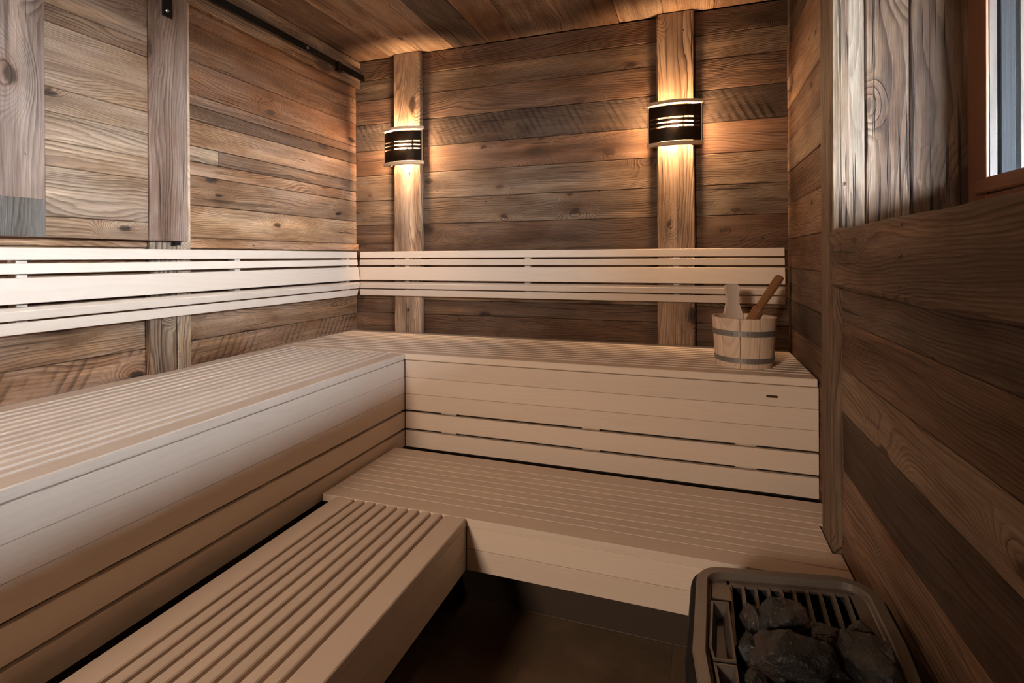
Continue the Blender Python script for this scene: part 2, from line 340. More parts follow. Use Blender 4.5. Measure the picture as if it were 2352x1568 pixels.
# ---- left wall
wl = struct(obj('wall_left', cbox(0.10, 3.50, 2.70, 0), BACKING, Matrix.Translation((-0.075, -1.70, 1.25))))
rows = [(-0.02, 0.098, TAN, SAW, 0), (0.098, 0.300, GREY, WOOD, 0), (0.300, 0.484, GREY, WOOD, 0), (0.484, 0.528, TAN, WOOD, .012), (0.528, 0.666, LGREY, WOOD, 0), (0.666, 0.792, GREY, WOOD, 0),
        (0.792, 0.850, TAN, WOOD, 0), (0.850, 0.914, DGREY, WOOD, 0), (0.914, 1.024, GREY, WOOD, 0), (1.024, 1.086, DGREY, WOOD, 0), (1.086, 1.132, BROWN, WOOD, 0), (1.132, 1.270, RED, WOOD, 0), (1.270, 1.425, BROWN, WOOD, 0), (1.425, 1.655, BROWN, WOOD, 0)]
for k, (z0, z1, c, m, pr) in enumerate(rows):
    pr = pr or random.uniform(-0.003, 0.0); c = (c[0] * 1.26, c[1] * 1.07, c[2] * 0.90)
    cuts = [0.0, -1.25, YF]
    if k == 7: cuts = [0.0, -1.001, YF]
    for a, e in zip(cuts, cuts[1:]):
        cc = c if not (k == 7 and e == YF) else PALE
        board('plank', wl, m, -0.024, pr, e + .0008, a - .0008, z0 + .001, z1 - .001, 'y', 'x', vary(cc, 0.12), 0.0025)
# ---- ceiling
ce = struct(obj('ceiling', cbox(2.70, 3.50, 0.10, 0), BACKING, Matrix.Translation((1.2, -1.70, Z(CEIL + 0.075)))))
xs = [0.0, 0.25, 0.46, 0.675, 0.88, 1.075, 1.42, 1.62, 1.84, 2.08, 2.40]
cols = [BROWN, TAN, TAN, DARK, RED, TAN, BROWN, TAN, TAN, BROWN]
for i, c in enumerate(cols):
    pr = random.uniform(0, 0.004)
    board('plank', ce, WOOD, xs[i] + .001, xs[i+1] - .001, YF, -0.001, CEIL + pr, CEIL + 0.024, 'y', 'z', vary(c, 0.08), 0.0025)
# ---- right wall: the recessed bay at the back, then the window wall
wr = struct(obj('wall_right', cbox(0.10, 1.10, 2.70, 0), BACKING, Matrix.Translation((2.475, -0.47, 1.25))))
zz = [-0.80, -0.60, -0.40, -0.20, -0.02, 0.11, 0.235, 0.385, 0.52, 0.68, 0.83, 0.97, 1.13, 1.27, 1.43, 1.655]
cols = [BROWN, BROWN, BROWN, BROWN, BROWN, DARK, DGREY, BROWN, TAN, BROWN, GREY, BROWN, TAN, RED, DARK]
for i, c in enumerate(cols):
    pr = random.uniform(0, 0.004)
    board('plank', wr, WOOD, XR + pr, XR + 0.024, -0.98, -0.001, zz[i] + .001, zz[i+1] - .001, 'y', 'x', vary(c, 0.1), 0.0025)
lo = obj('lower_backing', cbox(0.25, 2.30, 1.16, 0), BACKING, Matrix.Translation((2.52, -2.20, Z(-0.225))), wr)
zz = [-0.80, -0.62, -0.475, -0.341, -0.165, -0.062, 0.002, 0.124, 0.258, 0.352]
cols = [BROWN, DARK, BROWN, TAN, BROWN, DARK, LGREY, BROWN, GREY]
zz = [-0.80, -0.62, -0.475, -0.341, -0.160, 0.002, 0.124, 0.258, 0.352]
cols = [BROWN, DARK, BROWN, TAN, DARK, LGREY, BROWN, DGREY]
for i, c in enumerate(cols):
    pr = random.uniform(0, 0.003)
    board('plank', wr, WOOD, 2.370 + pr, 2.393, YF, -1.075, zz[i] + .001, zz[i+1] - .001, 'y', 'x', vary(tuple(x * k for x, k in zip(c, (.90, .84, .81))), 0.06), 0.0025)
# wall over and beside the window, and the boards of the reveal
obj('upper_backing', cbox(0.32, 2.30, 0.35, 0), BACKING, Matrix.Translation((2.510, -2.20, Z(1.48))), wr)
obj('near_backing', cbox(0.32, 0.65, 0.80, 0), BACKING, Matrix.Translation((2.510, -3.00, Z(0.91))), wr)
for z0, z1, c in ((1.285, 1.46, BROWN), (1.46, 1.655, DARK)):
    board('plank', wr, WOOD, 2.337, 2.352, YF, -1.075, z0, z1 - .001, 'y', 'x', vary(c), 0.0025)
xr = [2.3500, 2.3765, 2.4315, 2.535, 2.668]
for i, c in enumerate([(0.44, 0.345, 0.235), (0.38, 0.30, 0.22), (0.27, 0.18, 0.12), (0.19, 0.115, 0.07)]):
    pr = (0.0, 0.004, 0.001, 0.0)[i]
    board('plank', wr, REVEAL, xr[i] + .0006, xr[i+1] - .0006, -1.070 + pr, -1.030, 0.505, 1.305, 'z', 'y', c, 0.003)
obj('reveal_backing', cbox(0.34, 0.09, 1.16, 0), BACKING, Matrix.Translation((2.522, -0.985, Z(1.08))), wr)
# ---- front of the cabin behind the camera: glass door and screen, with an added anteroom and fill lamp beyond
wf = struct(obj('wall_front', cbox(2.70, 0.10, 0.46, 0), BACKING, Matrix.Translation((1.2, -3.375, Z(1.53)))))
for i in range(2):
    z0 = 1.30 + i * 0.178
    board('plank', wf, WOOD, 0.0, XR, -3.324, -3.300, z0 + .001, z0 + 0.177, 'x', 'y', vary(random.choice([BROWN, TAN, GREY]), 0.1), 0.0025)
obj('side_wall', cbox(0.95, 0.10, 2.12, 0), BACKING, Matrix.Translation((1.985, -3.375, Z(0.25))), wf)
for i in range(11):
    z0 = -0.80 + i * 0.19
    board('plank', wf, WOOD, 1.515, XR, -3.324, -3.300, z0 + .001, z0 + 0.189, 'x', 'y', vary(random.choice([BROWN, TAN, GREY]), 0.1), 0.0025)
dr = anchor('door_1', (1.2, -3.35, 0))
for x0, x1 in ((-0.02, 0.62), (0.63, 1.50)):
    board('glass_panel', dr, GLASS, x0, x1, -3.345, -3.337, -0.795, 1.298, 'z', 'y', c=0)
board('door_handle', dr, LADLEW, 1.40, 1.43, -3.332, -3.305, 0.05, 0.45, 'z', 'y', c=0.004)
aw = struct(obj('wall_added_anteroom', cbox(5.2, 0.1, 2.75, 0), PLASTER, Matrix.Translation((1.2, -6.85, 1.275))))  # added enclosure, holds the fill lamp and bounces its light
for cx, cy, lx, ly in ((-1.35, -5.1, 0.1, 3.4), (3.75, -5.1, 0.1, 3.4)): obj('side_panel', cbox(lx, ly, 2.75, 0), PLASTER, Matrix.Translation((cx, cy, 1.275)), aw)
for cx in (-0.78, 3.12): obj('return_panel', cbox(1.34, 0.1, 2.75, 0), PLASTER, Matrix.Translation((cx, -3.42, 1.275)), aw)
obj('ceiling_panel', cbox(5.2, 3.6, 0.1, 0), PLASTER, Matrix.Translation((1.2, -5.15, 2.70)), aw)
obj('floor_panel', cbox(5.2, 3.6, 0.1, 0), TILE, Matrix.Translation((1.2, -5.19, -0.055)), aw)
rl = bpy.data.lights.new('anteroom_fill', 'AREA'); rl.shape = 'DISK'; rl.size = 0.5; rl.energy = ROOM; rl.color = FILLC  # added fill source, aimed through the glass into the cabin
ro = bpy.data.objects.new('anteroom_fill', rl); C.objects.link(ro); ro.location = (0.62, -5.2, 1.95); ro.rotation_euler = (math.radians(78), 0, 0)
# ---- timbers
def timber(n, *a, **k): return struct(board('trim_%d' % n, None, HEWN, *a, **k))
timber(1, 0.285, 0.472, -0.036, -0.001, -0.03, CEIL - .002, along='z', normal='y', color=(0.46, 0.31, 0.20), warp=0.003)
timber(2, 1.806, 1.988, -0.036, -0.001, -0.03, CEIL - .002, along='z', normal='y', color=(0.44, 0.285, 0.175), warp=0.003)
t3 = timber(3, 0.001, 0.036, -1.337, -1.2285, -0.03, 1.486, along='z', normal='x', color=(0.34, 0.235, 0.155), warp=0.002)
board('edge_board', t3, WOOD, 0.001, 0.0355, -1.2280, -1.169, -0.03, 1.486, 'z', 'x', (0.52, 0.37, 0.24), 0.003)
timber(4, 2.347, 2.400, -1.070, -0.938, -0.80, CEIL - .002, along='z', normal='x', color=(0.235, 0.150, 0.095), warp=0.0015)
timber(5, 2.344, 2.668, YF, -1.0715, 0.350, 0.517, along='y', normal='x', color=(0.19, 0.108, 0.065), warp=0.005)
timber(6, 0.001, 0.033, YF, -0.002, 1.487, CEIL - .002, along='y', normal='x', color=(0.34, 0.20, 0.11), warp=0.0015)
# ---- window in the deep reveal
wn = anchor('window_1', (2.70, -1.93, Z(0.9)))
WY0, WY1, WZ0, WZ1 = -2.70, -1.070, 0.517, 1.300
def ring_frame(name, mat, x0, x1, inset, w, wb_, c=None):
    """four members of a frame round the opening, given how far they start inside it and how wide they are"""
    for nm, a in (('stile', (x0, x1, WY1 - inset - w, WY1 - inset, WZ0 + inset, WZ1 - inset, 'z')), ('stile', (x0, x1, WY0 + inset, WY0 + inset + w, WZ0 + inset, WZ1 - inset, 'z')),
                  ('rail', (x0, x1, WY0 + inset + w, WY1 - inset - w, WZ0 + inset, WZ0 + inset + wb_, 'y')), ('rail', (x0, x1, WY0 + inset + w, WY1 - inset - w, WZ1 - inset - w, WZ1 - inset, 'y'))):
        board(name + '_' + nm, wn, mat, *a[:6], along=a[6], normal='x', c=0.0015)
ring_frame('frame', FRAMEW, 2.662, 2.6685, 0.0, 0.089, 0.072)
ring_frame('sash', SASHW, 2.6690, 2.6855, 0.0, 0.0885, 0.088)
ring_frame('spacer', SPACERM, 2.6925, 2.7215, 0.0, 0.088, 0.088)
ring_frame('outer_sash', SASHW, 2.7300, 2.80, 0.0, 0.0885, 0.088)
board('sill_bead', wn, FRAMEW, 2.646, 2.662, WY0 + 0.08, -1.135, 0.592, 0.628, along='y', normal='x', c=0.004)
for x in (2.689, 2.726):
    board('pane', wn, GLASS, x - 0.003, x + 0.003, WY0 + 0.02, WY1 - 0.02, WZ0 + 0.02, WZ1 - 0.02, along='y', normal='x', c=0)
# ---- outside: deep eave and the ground below
ev = struct(obj('roof_eave', cbox(1.35, 6.0, 0.10, 0), EAVEM, Matrix.Translation((3.36, -1.8, Z(1.36)))))
obj('eave_board', cbox(0.03, 6.0, 0.22, 0.004), EAVEM, Matrix.Translation((4.02, -1.8, Z(1.365))), ev)
ow = struct(obj('wall_outside', cbox(0.12, 6.0, 3.0, 0), EAVEM, Matrix.Translation((2.87, -1.8, Z(-0.99)))))
obj('gable_panel', cbox(0.12, 3.0, 0.9, 0), EAVEM, Matrix.Translation((2.87, 0.45, Z(0.90))), ow)
gr = struct(obj('ground', cbox(60, 60, 0.2, 0), GROUNDM, Matrix.Translation((32.95, -1.8, -2.4))))

# ================================================================== BENCHES
def slat_bench(name, label, loc): return thing(name, label, 'bench', loc, group=None)
# --- upper bench along the back wall
ub = slat_bench('sauna_bench', 'upper pale slatted bench along the back wall, under the two lamps', (1.2, -0.35, Z(-0.43)))
gy = [-0.5715 + 0.0456 * k for k in range(11)]
ed = [-0.648] + gy + [-0.040]
for k in range(len(ed) - 1):
    a = ed[k] + (0.0055 if k else 0); e = ed[k+1] - (0.0055 if k < len(ed) - 2 else 0)
    board('slat', ub, ASPEN, 0.004, 2.396, a, e, -0.029, 0.0, 'x', 'z', c=0.003)
SK = [(-0.1085, -0.0315), (-0.1845, -0.1095), (-0.2585, -0.1855), (-0.3435, -0.2690), (-0.4280, -0.3540)]
for z0, z1 in SK: board('skirt_board', ub, ASPEN, 0.7205, 2.3985, -0.646, -0.628, z0, z1, 'x', 'y', c=0.0012)
for x in (0.925, 1.573, 2.163): board('upright', ub, ASPEN, x - .037, x + .037, -0.612, -0.588, -0.43, -0.031, 'z', 'y')
board('gap_shade_panel', ub, BACKING, 0.74, 2.39, -0.585, -0.575, -0.78, -0.04, 'x', 'y')  # dark sheet added so the skirt gaps look shaded
pt = board('name_plate', ub, PLATEM, 2.229, 2.266, -0.6485, -0.646, -0.0775, -0.0690, 'x', 'y', c=0.0008)
pt['label'] = 'tiny dark metal plate on the skirt board'
# --- upper bench along the left wall
ul = slat_bench('sauna_bench', 'upper pale slatted bench along the left wall, below the sliding shutter', (0.36, -1.9, Z(-0.43)))
gx = [0.096 + 0.0456 * k for k in range(13)]
ed = [0.008] + gx + [0.72]
for k in range(len(ed) - 1):
    a = ed[k] + (0.0072 if k else 0); e = ed[k+1] - (0.0072 if k < len(ed) - 2 else 0)
    board('slat', ul, ASPEN, a, e, YF + .01, -0.6495, -0.029, 0.0, 'y', 'z', c=0.003)
for z0, z1 in SK: board('skirt_board', ul, ASPEN, 0.700, 0.718, YF + .01, -0.6465, z0, z1, 'y', 'x', c=0.0012)
for y in (-0.86, -1.42, -1.98, -2.6): board('upright', ul, ASPEN, 0.655, 0.684, y - .037, y + .037, -0.43, -0.031, 'z', 'x')
board('gap_shade_panel', ul, BACKING, 0.640, 0.650, YF + .01, -0.59, -0.78, -0.04, 'y', 'x')  # added dark sheet, shades the gaps of the left skirt
# --- lower bench, back part
lb = slat_bench('sauna_bench', 'lower pale slatted step bench running to the heater along the back', (1.55, -1.0, Z(-0.56)))
gy = [-1.1635, -1.1225, -1.081, -1.040, -0.999, -0.958, -0.917, -0.876, -0.8345]
ed = [-1.231] + gy + [-0.757]
for k in range(len(ed) - 1):
    a = ed[k] + (0.0026 if k else 0); e = ed[k+1] - (0.0026 if k < len(ed) - 2 else 0)
    x1 = 2.366 if e < -1.072 else (2.3435 if e < -0.935 + .04 else 2.396)
    board('slat', lb, ASPEN, 0.732, x1, a, e, -0.420, -0.394, 'x', 'z', c=0.0008)
for z0, z1 in ((-0.4910, -0.4215), (-0.5600, -0.4922)): board('skirt_board', lb, ASPEN, 1.2885, 2.366, -1.229, -1.211, z0, z1, 'x', 'y', c=0.0012)
board('bearer', lb, ASPEN, 0.76, 2.34, -0.80, -0.765, -0.49, -0.421, 'x', 'y')
# --- lower bench, left part
ll = slat_bench('sauna_bench', 'lower pale slatted step bench in the left foreground', (1.03, -2.2, Z(-0.56)))
gx = [0.8700, 0.9122, 0.9544, 0.9966, 1.0388, 1.0810, 1.1232, 1.1654, 1.2076]
ed = [0.790] + gx + [1.288]
for k in range(len(ed) - 1):
    a = ed[k] + (0.0055 if k else 0); e = ed[k+1] - (0.0055 if k < len(ed) - 2 else 0)
    board('slat', ll, ASPEN, a, e, YF + .01, -1.2325, -0.420, -0.394, 'y', 'z', c=0.003)
for z0, z1 in ((-0.4910, -0.4215), (-0.5600, -0.4922)): board('skirt_board', ll, ASPEN, 1.268, 1.286, YF + .01, -1.2295, z0, z1, 'y', 'x', c=0.0012)
board('bearer', ll, ASPEN, 0.80, 1.26, -1.95, -1.91, -0.49, -0.421, 'x', 'y')

# ================================================================== BACKRESTS
# cross-section of each slat: (distance from wall at top, at bottom, z top, z bottom)
BR = [(0.064, 0.067, 0.478, 0.4395), (0.069, 0.072, 0.4295, 0.3975), (0.076, 0.087, 0.386, 0.309), (0.074, 0.080, 0.298, 0.259), (0.076, 0.066, 0.2525, 0.216)]
def backrest(label, axis, a, e, sup, loc):
    t = thing('backrest', label, 'backrest', loc)
    for k, (d0, d1, zt, zb) in enumerate(BR):
        th = 0.018
        if k == 3: pts = [(d0, zt), (0.089, 0.287), (d1, zb), (d1 - th, zb), (d0 - th, zt)]
        else: pts = [(d0, zt), (d1, zb), (d1 - th, zb), (d0 - th, zt)]
        zc = Z((zt + zb) / 2); L = e - a
        rings = [[(s, d, Z(z) - zc) for d, z in pts] for s in (-L/2, L/2)]
        b = loft(rings); bmesh.ops.bevel(b, geom=list(b.edges), offset=0.0016, segments=1, affect='EDGES')
        if axis == 'x': M = Matrix(((1, 0, 0, (a + e)/2), (0, -1, 0, 0), (0, 0, 1, zc), (0, 0, 0, 1)))
        else: M = Matrix(((0, 1, 0, 0), (1, 0, 0, (a + e)/2), (0, 0, 1, zc), (0, 0, 0, 1)))
        obj('slat', b, ASPEN, M, t)
    for s in sup:
        if axis == 'x': board('batten', t, ASPEN, s - .015, s + .015, -0.0445, -0.0365 if (.28 < s < .48 or 1.8 < s < 1.99) else -0.002, 0.222, 0.470, 'z', 'y')
        else: board('batten', t, ASPEN, 0.002, 0.0445, s - .015, s + .015, 0.222, 0.470, 'z', 'x')
    return t
backrest('pale five slat backrest on the back wall under the lamps', 'x', 0.068, 2.378, (0.380, 1.124, 1.900), (1.2, -0.06, Z(0.216)))
backrest('bright five slat backrest on the left wall below the shutter', 'y', YF + .02, -0.093, (-0.150, -0.945, -1.745, -2.55), (0.06, -1.7, Z(0.216)))

# ================================================================== SLIDING SHUTTER + RAIL
sh = thing('sliding_shutter', 'weathered grey wooden sliding shutter hanging on the left wall', 'shutter', (0.06, -1.54, Z(0.51)))
GW = (0.46, 0.315, 0.195)
board('stile', sh, WOOD, 0.046, 0.077, -1.370, -1.214, 0.510, 1.505, 'z', 'x', (0.285, 0.183, 0.132), 0.002)
board('stile', sh, WOOD, 0.046, 0.077, -1.872, -1.700, 0.510, 1.505, 'z', 'x', (0.285, 0.188, 0.138), 0.002)
pp = board('patch', sh, WOOD, 0.0760, 0.0776, -1.822, -1.702, 0.512, 0.628, 'z', 'x', (0.17, 0.145, 0.122), 0.0006)
pp['label'] = 'blue grey square patch at the foot of the left stile'
for z0, z1, c in ((0.510, 0.576, (.56, .40, .26)), (0.576, 0.735, (.48, .335, .21)), (0.735, 0.815, GW), (0.815, 0.906, (.52, .365, .23)), (0.906, 0.984, GW), (0.984, 1.187, GW), (1.187, 1.242, (.38, .25, .155)), (1.242, 1.505, (.39, .255, .155))):
    board('plank', sh, WOOD, 0.048, 0.071, -1.699, -1.371, z0 + .0006, z1 - .0006, 'y', 'x', vary((c[0] * .76, c[1] * .68, c[2] * .64), 0.08), 0.002)
st = board('hanger_strap', sh, BLACKM, 0.0775, 0.0850, -1.320, -1.280, 1.365, 1.60, 'z', 'x', c=0.002)
o = obj('bolt', cyl(0.007, 0, 0.004, 12, 0.005), BOLTM, Matrix.Translation((0.085, -1.303, Z(1.388))) @ Matrix.Rotation(math.pi/2, 4, 'Y'), st)
o = obj('roller', cyl(0.035, -0.008, 0.008, 24), BLACKM, Matrix.Translation((0.068, -1.300, Z(1.6035))) @ Matrix.Rotation(math.pi/2, 4, 'Y'), sh)
board('bottom_guide', sh, BLACKM, 0.050, 0.066, -1.262, -1.238, 0.494, 0.512, 'y', 'x', c=0.001)
ra = thing('door_rail', 'long black flat steel rail below the ceiling on the left wall', 'rail', (0.05, -1.2, Z(1.527)))
board('bar', ra, BLACKM, 0.056, 0.064, -2.30, -0.004, 1.527, 1.565, 'y', 'x', c=0.001)
for y in (-0.53, -1.15, -1.8):
    obj('spacer', cyl(0.011, 0, 0.0225, 14), BLACKM, Matrix.Translation((0.0335, y, Z(1.546))) @ Matrix.Rotation(math.pi/2, 4, 'Y'), ra)
    obj('bolt', cyl(0.008, 0, 0.005, 6, 0.007), BOLTM, Matrix.Translation((0.064, y + 0.02, Z(1.548))) @ Matrix.Rotation(math.pi/2, 4, 'Y'), ra)
board('end_stop', ra, BLACKM, 0.050, 0.076, -0.270, -0.232, 1.510, 1.562, 'y', 'x', c=0.002)

# ================================================================== SCONCES
def sconce(label, loc, rotz=0.0):
    t = thing('wall_sconce', label, 'lamp', loc, rotz)   # origin: middle of the foot, on the post face
    M0 = WM[t.name]
    W = 0.133; N = 20
    def front(x, ins=0.0, w=W):                        # bowed front line, y < 0 is into the room
        s = x / w; return -(0.047 + 0.040 * (1 - s * s)) + ins
    def cap(z0, z1):
        outer = [(-W + 2 * W * i / N, front(-W + 2 * W * i / N)) for i in range(N + 1)]
        hw = 0.078
        inner = [(-hw + 2 * hw * i / N, front(-hw + 2 * hw * i / N) + 0.020) for i in range(N + 1)]
        o2 = [(-W, -0.036)] + outer + [(W, -0.036)]
        i2 = [(-hw, -0.036)] + inner + [(hw, -0.036)]
        b = bmesh.new(); V = {}
        for key, P in (('o', o2), ('i', i2)):
            for z, zk in ((z0, 'a'), (z1, 'b')): V[key + zk] = [b.verts.new((x, y, z)) for x, y in P]
        n = len(o2)
        for k in range(n - 1):
            b.faces.new((V['oa'][k], V['oa'][k+1], V['ob'][k+1], V['ob'][k])); b.faces.new((V['ia'][k+1], V['ia'][k], V['ib'][k], V['ib'][k+1]))
            b.faces.new((V['oa'][k+1], V['oa'][k], V['ia'][k], V['ia'][k+1])); b.faces.new((V['ob'][k], V['ob'][k+1], V['ib'][k+1], V['ib'][k]))
        for k in (0, n - 1): b.faces.new((V['oa'][k], V['ob'][k], V['ib'][k], V['ia'][k]))
        return b
    obj('bottom_board', cap(0.0, 0.018), CAPW, M0, t); obj('top_board', cap(0.202, 0.218), CAPW, M0, t)
    # bent metal shade with three narrow slits
    zs = [0.0205, 0.0870, 0.0940, 0.1085, 0.1155, 0.1300, 0.1370, 0.1935]
    ws = 0.128; ss = [-1, -0.955, -0.90] + [-0.90 + 1.80 * i / 22 for i in range(1, 22)] + [0.90, 0.955, 1]
    b = bmesh.new(); G = [[b.verts.new((s * ws, front(s * ws, 0.004, ws), z)) for z in zs] for s in ss]
    for i in range(len(ss) - 1):
        for j in range(len(zs) - 1):
            bridge = i in (1, len(ss) - 3)
            if j in (1, 3, 5) and not bridge: continue
            b.faces.new((G[i][j], G[i+1][j], G[i+1][j+1], G[i][j+1]))
    bmesh.ops.solidify(b, geom=list(b.faces), thickness=0.0018)
    s_ = obj('metal_shade', b, SHADEM, M0, t)
    # side returns of the shade
    for sx in (-1, 1):
        bb = bmesh.new(); x0 = sx * ws; addbox(bb, min(x0, x0 - sx * 0.0018), max(x0, x0 - sx * 0.0018), -0.047, -0.034, 0.0205, 0.1935); obj('side_return', bb, SHADEM, M0, t)
    for sx in (-1, 1):
        bb = bmesh.new(); addbox(bb, sx * 0.124 - 0.003, sx * 0.124 + 0.002, -0.047, -0.037, 0.018, 0.202); obj('stay', bb, CAPW, M0, t)
    for sx in (-1, 1):
        for z in (0.009, 0.210):
            bb = bmesh.new(); addbox(bb, sx * 0.0815 - 0.0015, sx * 0.0815 + 0.0015, -0.040, -0.0005, z - 0.0015, z + 0.0015); obj('bracket_arm', bb, BLACKM, M0, t)
    bb = bmesh.new(); addbox(bb, -0.035, 0.035, -0.012, -0.0005, 0.060, 0.150); obj('back_plate', bb, CAPW, M0, t)
    sk = obj('lamp_socket', cyl(0.014, 0.0, 0.028, 16), HOOPM, M0 @ Matrix.Translation((0, -0.012, 0.112)) @ Matrix.Rotation(math.pi/2, 4, 'X'), t)
    u = bmesh.new(); bmesh.ops.create_uvsphere(u, u_segments=18, v_segments=12, radius=0.024)
    obj('bulb', u, BULB, M0 @ Matrix.Translation((0, -0.052, 0.112)), t, smooth=True)
    return t
sconce('black slitted wall lamp on the left post, near the room corner', (0.381, -0.0365, Z(0.980)))
sconce('black slitted wall lamp on the right post, above the bucket', (1.896, -0.0365, Z(0.980)))

# ================================================================== BUCKET + LADLE
BX, BY = 2.172, -0.440
bk = thing('sauna_bucket', 'small pale wooden stave bucket with two grey hoops on the upper bench', 'bucket', (BX, BY, Z(0.0005)))
def rb(z): return 0.1075 + 0.0150 * z / 0.195
HA = math.radians(107)                                   # direction of the tall handle stave
angs = [HA - 0.31]; rng = random.Random(3)
gaps = [0.66] + [rng.uniform(0.42, 0.66) for _ in range(10)]
k = (2 * math.pi) / sum(gaps); gaps = [g * k for g in gaps]
a = HA - gaps[0] / 2
for i, g in enumerate(gaps):
    a0, a1 = a + 0.009, a + g - 0.009; a += g
    n = 7
    if i == 0:
        zs = [0, 0.05, 0.10, 0.15, 0.195, 0.21, 0.23, 0.26, 0.285, 0.303, 0.314, 0.319]
        wd = [1, 1, 1, 1, 0.98, 0.86, 0.70, 0.585, 0.67, 0.74, 0.66, 0.40]
    else: zs = [0, 0.05, 0.10, 0.15, 0.192, 0.195]; wd = [1, 1, 1, 1, 1, 0.985]
    rings = []
    for z, w in zip(zs, wd):
        am, hw = (a0 + a1) / 2, (a1 - a0) / 2 * w
        A = [am - hw + 2 * hw * q / (n - 1) for q in range(n)]
        ro = rb(z) - (0.0 if z > 0.001 else 0.001); ri = ro - 0.012
        rings.append([(ro * math.cos(x), ro * math.sin(x), z) for x in A] + [(ri * math.cos(x), ri * math.sin(x), z) for x in A[::-1]])
    am = (a0 + a1) / 2
    # local x up the stave so that the grain runs upright
    M = Matrix.Translation((BX, BY, Z(0.0005))); Lx = Matrix(((0, 0, 1, 0), (0, 1, 0, 0), (-1, 0, 0, 0), (0, 0, 0, 1)))
    rings = [[tuple(Lx.inverted() @ Vector(p)) for p in r] for r in rings]
    o = obj('handle_stave' if i == 0 else 'stave', loft(rings), HANDLEW if i == 0 else BUCKETW, M @ Lx, bk)
    if i == 0: o['label'] = 'tall whitish stave shaped as the grip'
obj('bucket_bottom', cyl(rb(0.015) - 0.0125, 0.012, 0.022, 32), BUCKETW, Matrix.Translation((BX, BY, Z(0.0005))), bk)
for z0, z1 in ((0.021, 0.041), (0.1255, 0.1475)):
    n = 48; prof = []
    rings = []
    for q in range(n + 1):
        x = 2 * math.pi * q / n; c_, s_ = math.cos(x), math.sin(x)
        rings.append([(r * c_, r * s_, z) for r, z in ((rb(z0) + .0003, z0), (rb(z0) + .0022, z0), (rb(z1) + .0022, z1), (rb(z1) + .0003, z1))])
    b = loft(rings, False, False); bmesh.ops.remove_doubles(b, verts=list(b.verts), dist=1e-5)
    hp = obj('hoop', b, HOOPM, Matrix.Translation((BX, BY, Z(0.0005))), bk)
    for ang in (-2.02, -1.55):
        zc = (z0 + z1) / 2; r = rb(zc) + 0.002
        obj('rivet', cyl(0.0032, 0, 0.0018, 8, 0.002), BOLTM if ang > -1.8 else HOOPM, Matrix.Translation((BX + r * math.cos(ang), BY + r * math.sin(ang), Z(zc))) @ Matrix.Rotation(ang, 4, 'Z') @ Matrix.Rotation(math.pi/2, 4, 'Y'), hp)
# ladle leaning against the back rim of the bucket
P0 = Vector((2.115, -0.466, Z(0.055))); P1 = Vector((2.326, -0.300, Z(0.352)))
dv = (P1 - P0); Ld = dv.length; ex = dv.normalized(); ey = Vector((0, 0, 1)).cross(ex).normalized(); ez = ex.cross(ey)
ML = Matrix(((ex.x, ey.x, ez.x, P0.x), (ex.y, ey.y, ez.y, P0.y), (ex.z, ey.z, ez.z, P0.z), (0, 0, 0, 1)))
la = thing('sauna_ladle', 'dark brown wooden ladle leaning in the bucket', 'ladle', P0)
def octo(x, w, h): 
    k = 0.30
    return [(x, sy * w, sz * h) for sy, sz in ((-1, -k), (-k, -1), (k, -1), (1, -k), (1, k), (k, 1), (-k, 1), (-1, k))]
obj('handle', loft([octo(x, w, h) for x, w, h in ((0.225, .0172, .015), (0.27, .0185, .0165), (Ld - 0.05, .0205, .0185), (Ld - 0.012, .0205, .0185), (Ld - .003, .0175, .0155), (Ld, .012, .011))]), LADLEW, ML, la)
obj('neck', loft([octo(x, w, h) for x, w, h in ((0.060, .016, .014), (0.12, .0175, .0155), (0.200, .0225, .0205), (0.216, .0245, .0225), (0.2245, .0225, .0205))]), LADLEW, ML, la)
bowl = []
for z, r in ((-0.045, 0.012), (-0.041, 0.024), (-0.025, 0.031), (0.0, 0.034), (0.003, 0.033), (0.0, 0.030), (-0.022, 0.027), (-0.035, 0.018), (-0.037, 0.006)):
    bowl.append([(r * math.cos(2*math.pi*q/20), r * math.sin(2*math.pi*q/20), z) for q in range(20)])
obj('scoop', loft(bowl), LADLEW, Matrix.Translation(P0 + Vector((0.008, -0.002, 0.018))), la, smooth=True)

# ================================================================== HEATER
def rounded(poly, rads, seg=8):
    out = []; n = len(poly)
    for i in range(n):
        p = Vector(poly[i]); a_ = (Vector(poly[i-1]) - p).normalized(); b_ = (Vector(poly[(i+1) % n]) - p).normalized()
        ang = a_.angle(b_); r = rads[i]; d = r / math.tan(ang / 2)
        c_ = p + (a_ + b_).normalized() * (r / math.sin(ang / 2)); s0 = p + a_ * d - c_; s1 = p + b_ * d - c_
        t0 = math.atan2(s0.y, s0.x); t1 = math.atan2(s1.y, s1.x); dt = (t1 - t0 + math.pi) % (2 * math.pi) - math.pi
        for q in range(seg + 1): out.append((c_.x + r * math.cos(t0 + dt * q / seg), c_.y + r * math.sin(t0 + dt * q / seg)))
    return out
def inset_poly(poly, d):
    out = []; n = len(poly)
    for i in range(n):
        p = Vector(poly[i]); e0 = (p - Vector(poly[i-1])).normalized(); e1 = (Vector(poly[(i+1) % n]) - p).normalized()
        n0 = Vector((-e0.y, e0.x)); n1 = Vector((-e1.y, e1.x)); m = n0 + n1
        out.append(tuple(p + m * (d / (1 + n0.dot(n1)))))
    return out
HP = [(1.9735, -1.790), (2.004, -2.070), (2.300, -2.040), (2.334, -1.660), (2.3375, -1.4535), (1.9835, -1.5200)]   # counter-clockwise
HR = [0.03, 0.05, 0.05, 0.03, 0.065, 0.062]
hz = -0.250
ht = thing('sauna_heater', 'black floor standing sauna heater with a brown grey top rim by right wall', 'heater', (2.15, -1.76, 0.0))
